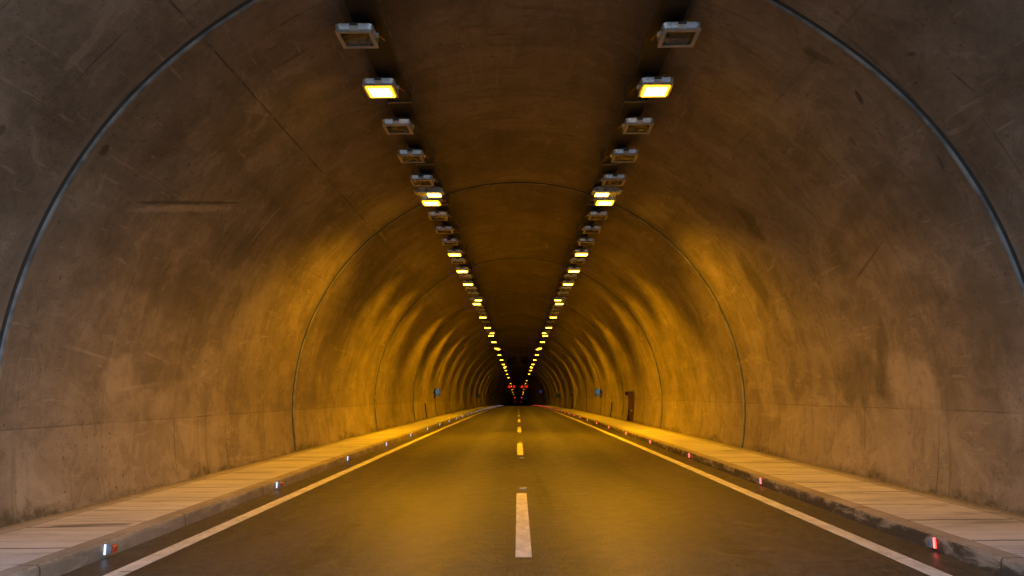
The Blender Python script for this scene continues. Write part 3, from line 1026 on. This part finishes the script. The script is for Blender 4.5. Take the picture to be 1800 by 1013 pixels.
# road studs beside the centre dashes
t = thing('road_stud', 'x', 'road stud')
MB().prism([(-0.075, 0.0), (-0.06, 0.020), (0.06, 0.020), (0.075, 0.0)], -0.05, 0.05).build('stud_body', M['studbody'], t, bevel=0.005)
MB().box(-0.055, 0.055, -0.056, -0.0505, 0.003, 0.017).build('stud_lens', M['studlens'], t)
for i, y in enumerate(stud_y[:16]):
    o = t if i == 0 else copy_tree(t)
    o.location = (0.085, y, zroad(0.085, y) + 0.003)
    o['label'] = f'{ORD[i]} small raised road stud on the centre line' + (', counted from the camera' if i else ', at the bottom edge')
    o['group'] = 'road studs along the centre line'

# ------------------------------------------------------------------ wall signs


def wall_sign(sx, y, lit, label, z=1.86):
    t = thing('exit_sign', label, 'sign', (sx * 5.93, y, z + drop(y)), 'emergency exit signs on the walls')
    MB().box(-0.165, 0.165, -0.04, 0.04, -0.27, 0.27).build('sign_case', M['darkmetal'], t, bevel=0.01)
    pn = MB().box(-0.145, 0.145, -0.050, -0.041, -0.08, 0.25).build('sign_panel', M['teal'] if lit else M['dimteal'], t)
    if lit:
        # white doorway and running figure
        k = sx
        x0, x1 = sorted((0.045 * k, 0.125 * k))
        MB().box(x0, x1, -0.056, -0.051, -0.05, 0.22).build('doorway_pictogram', M['signwhite'], pn)
        mb = MB()
        for (ax, az, bx, bz, r) in [(-0.05, 0.15, -0.07, 0.05, 0.028), (-0.07, 0.05, -0.03, -0.02, 0.016), (-0.07, 0.05, -0.12, -0.01, 0.016),
                                    (-0.05, 0.14, 0.0, 0.09, 0.013), (-0.05, 0.14, -0.115, 0.11, 0.013)]:
            d = Vector((bx - ax, 0, bz - az)).normalized()
            s = Vector((-d.z, 0, d.x)) * r
            i = [mb.vert(k * (p[0] + q * s.x), -0.054, p[1] + q * s.z) for p, q in (((ax, az), 1), ((ax, az), -1), ((bx, bz), -1), ((bx, bz), 1))]
            mb.f.append(tuple(i))
        c = [mb.vert(k * -0.035 + 0.028 * math.cos(a), -0.054, 0.195 + 0.028 * math.sin(a)) for a in (2 * math.pi * q / 12 for q in range(12))]
        mb.f.append(tuple(c))
        mb.build('running_figure', M['signwhite'], pn, fix=False)
        MB().box(-0.145, 0.145, -0.050, -0.041, -0.25, -0.09).build('distance_panel', M['signpale'], t)
    x0, x1 = sorted((sx * 0.17, sx * 0.40))
    MB().box(x0, x1, -0.03, 0.03, -0.03, 0.03).build('bracket', M['darkmetal'], t)
    x0, x1 = sorted((sx * 0.19, sx * 0.27))
    MB().box(x0, x1, -0.05, 0.12, -0.42, 0.26).build('control_box', M['darkmetal'], t, bevel=0.01)


wall_sign(1, 56.1, True, 'lit blue exit sign projecting from the right wall past the red-brown door')
wall_sign(-1, 55.4, True, 'lit blue exit sign projecting from the left wall past the dark niche')
wall_sign(1, 114.0, False, 'dim unlit exit sign on the right wall, deeper in than the lit one')
wall_sign(-1, 113.0, False, 'dim unlit exit sign on the left wall, deeper in than the lit one')
wall_sign(1, 171.0, False, 'faint farthest exit sign on the right wall below the round blue sign')
wall_sign(-1, 171.0, False, 'faint farthest exit sign on the left wall')
t = thing('round_sign', 'small round blue traffic sign far along the right wall', 'sign', (5.6, 186.0, 3.5 + drop(186)))
MB().tube([(0, 0, 0), (0, 0.03, 0)], 0.38, 20).build('sign_disc', M['bluesign'], t)
MB().box(0.30, 0.52, 0.01, 0.05, -0.03, 0.03).build('bracket', M['darkmetal'], t)

# ------------------------------------------------------------------ jet fans


def jet_fan(x, y, z, label):
    t = thing('jet_fan', label, 'fan', (x, y, z), 'jet fans under the crown')
    mb = MB()
    n = 28
    prof = [(-1.5, 0.60), (-1.42, 0.57), (-1.2, 0.50), (1.2, 0.50), (1.5, 0.58)]
    rows = [[mb.vert(r * math.cos(2 * math.pi * k / n), yy, r * math.sin(2 * math.pi * k / n)) for k in range(n)] for yy, r in prof]
    inner = [[mb.vert((r - 0.03) * math.cos(2 * math.pi * k / n), yy, (r - 0.03) * math.sin(2 * math.pi * k / n)) for k in range(n)] for yy, r in prof]
    for rr, flip in ((rows, False), (inner, True)):
        for a, b in zip(rr, rr[1:]):
            for k in range(n):
                mb.quad(a[k], a[(k + 1) % n], b[(k + 1) % n], b[k])
    for a, b in ((rows[0], inner[0]), (rows[-1], inner[-1])):
        for k in range(n):
            mb.quad(a[k], a[(k + 1) % n], b[(k + 1) % n], b[k])
    mb.build('casing', M['darkmetal'], t, smooth=False)
    MB().tube([(0, -0.75, 0), (0, -0.6, 0), (0, 0.5, 0)], [0.06, 0.17, 0.17], 16).build('hub', M['darkmetal'], t)
    bl = MB()
    for k in range(9):
        a = 2 * math.pi * k / 9
        u = Vector((math.cos(a), 0, math.sin(a)))
        s = Vector((-math.sin(a), 0, math.cos(a)))
        i = [bl.vert(*(u * r + s * w + Vector((0, d, 0)))) for r, w, d in ((0.16, -0.05, -0.38), (0.46, -0.11, -0.34), (0.46, 0.11, -0.22), (0.16, 0.05, -0.26))]
        bl.f.append(tuple(i))
    bl.build('blades', M['steel'], t, fix=False)
    sb = MB()
    zt = ZC + math.sqrt(R * R - x * x) - (z - drop(y))
    for yy in (-0.8, 0.8):
        for xx in (-0.35, 0.35):
            sb.box(xx - 0.03, xx + 0.03, yy - 0.03, yy + 0.03, 0.33, zt)
    sb.build('hanger', M['darkmetal'], t)
    return t


jet_fan(-0.83, 97.0, 6.15 + drop(97), 'dark round jet fan under the crown, the left one of the pair')
jet_fan(0.83, 97.0, 6.15 + drop(97), 'dark round jet fan under the crown, the right one of the pair')

# ------------------------------------------------------------------ red lane signals


def bar_sign(mb, ax, az, bx, bz, r, y=-0.09):
    d = Vector((bx - ax, 0, bz - az)).normalized()
    s = Vector((-d.z, 0, d.x)) * r
    i = [mb.vert(p[0] + q * s.x, y, p[1] + q * s.z) for p, q in (((ax, az), -1), ((ax, az), 1), ((bx, bz), 1), ((bx, bz), -1))]
    mb.f.append(tuple(i))


def lane_signal(x, y, z, shape, mat, label, scale=1.0):
    t = thing('lane_signal', label, 'traffic signal', (x, y, z + drop(y)), 'red lane signals over the road')
    t.scale = (scale, scale, scale)
    MB().box(-0.55, 0.55, -0.08, 0.12, -0.55, 0.55).build('signal_case', M['darkmetal'], t, bevel=0.03)
    mb = MB()
    if shape == 'cross':
        bar_sign(mb, -0.36, -0.40, 0.36, 0.40, 0.09)
        bar_sign(mb, -0.36, 0.40, 0.36, -0.40, 0.09, -0.092)
    else:
        bar_sign(mb, -0.40, -0.40, 0.0, 0.42, 0.10)
        bar_sign(mb, 0.40, -0.40, 0.0, 0.42, 0.10, -0.092)
        bar_sign(mb, -0.34, -0.22, 0.34, -0.22, 0.12, -0.094)
    mb.build('red_symbol', mat, t, fix=False)
    zt = (ZC + math.sqrt(R * R - x * x) - z) / scale
    MB().box(-0.04, 0.04, -0.02, 0.06, 0.56, zt).build('hanger', M['darkmetal'], t)


for x, sh, lab in [(-2.55, 'peak', 'red peaked symbol of the nearer overhead signals, leftmost of the four'), (-1.2, 'cross', 'red cross of the nearer overhead signals over the left lane'),
                   (1.08, 'peak', 'red peaked symbol of the nearer overhead signals over the right lane'), (2.42, 'cross', 'red cross of the nearer overhead signals, rightmost of the four')]:
    lane_signal(x, 214.0, 5.4, sh, M['signal'], lab, 0.8)
for x, lab in [(-1.75, 'bright red signal of the middle far pair, over the left lane'), (1.75, 'bright red signal of the middle far pair, over the right lane')]:
    lane_signal(x, 388.0, 5.4, 'cross', M['signal2'], lab, 0.7)
for x, lab in [(-1.9, 'dim red signal of the farthest pair, over the left lane'), (1.9, 'dim red signal of the farthest pair, over the right lane')]:
    lane_signal(x, 480.0, 5.4, 'cross', M['signaldim'], lab, 1.0)

# ------------------------------------------------------------------ daylight, camera
w = bpy.data.worlds.new('World')
scene.world = w
w.use_nodes = True
nt = w.node_tree
sky = nt.nodes.new('ShaderNodeTexSky')
sky.sky_type = 'NISHITA'
sky.sun_disc = False
sky.sun_elevation = math.radians(35)
sky.sun_rotation = math.radians(80)
sky.altitude = 300
sky.dust_density = 2.0
nt.links.new(sky.outputs[0], nt.nodes['Background'].inputs[0])
nt.nodes['Background'].inputs[1].default_value = 0.37

sun = bpy.data.lights.new('sun', 'SUN')
sun.energy = 1.3
sun.angle = math.radians(0.5)
sun.color = (1.0, 0.86, 0.7)
so = bpy.data.objects.new('sun', sun)
COL.objects.link(so)
# low sun beyond the tunnel: it never reaches through the mouth
el, az = math.radians(35), math.radians(80)
dvec = Vector((math.sin(az) * math.cos(el), math.cos(az) * math.cos(el), math.sin(el)))
so.rotation_euler = dvec.to_track_quat('Z', 'Y').to_euler()
so.location = dvec * 50

cam = bpy.data.cameras.new('camera')
cam.sensor_width = 36.0
cam.lens = 1310 / 1800 * 36.0
cam.clip_start = 0.05
cam.clip_end = 6000
co = bpy.data.objects.new('camera', cam)
COL.objects.link(co)
co.location = (0, 0, 1.6685)
co.rotation_euler = (math.radians(90) + 0.1407, 0, 0.0082)
scene.camera = co

scene.view_settings.view_transform = 'Standard'
scene.view_settings.look = 'None'
scene.view_settings.exposure = 0
scene.render.engine = 'CYCLES'
scene.cycles.use_denoising = True
scene.cycles.max_bounces = 6
scene.cycles.diffuse_bounces = 3
scene.cycles.sample_clamp_indirect = 8.0
scene.cycles.caustics_reflective = False
scene.cycles.caustics_refractive = False
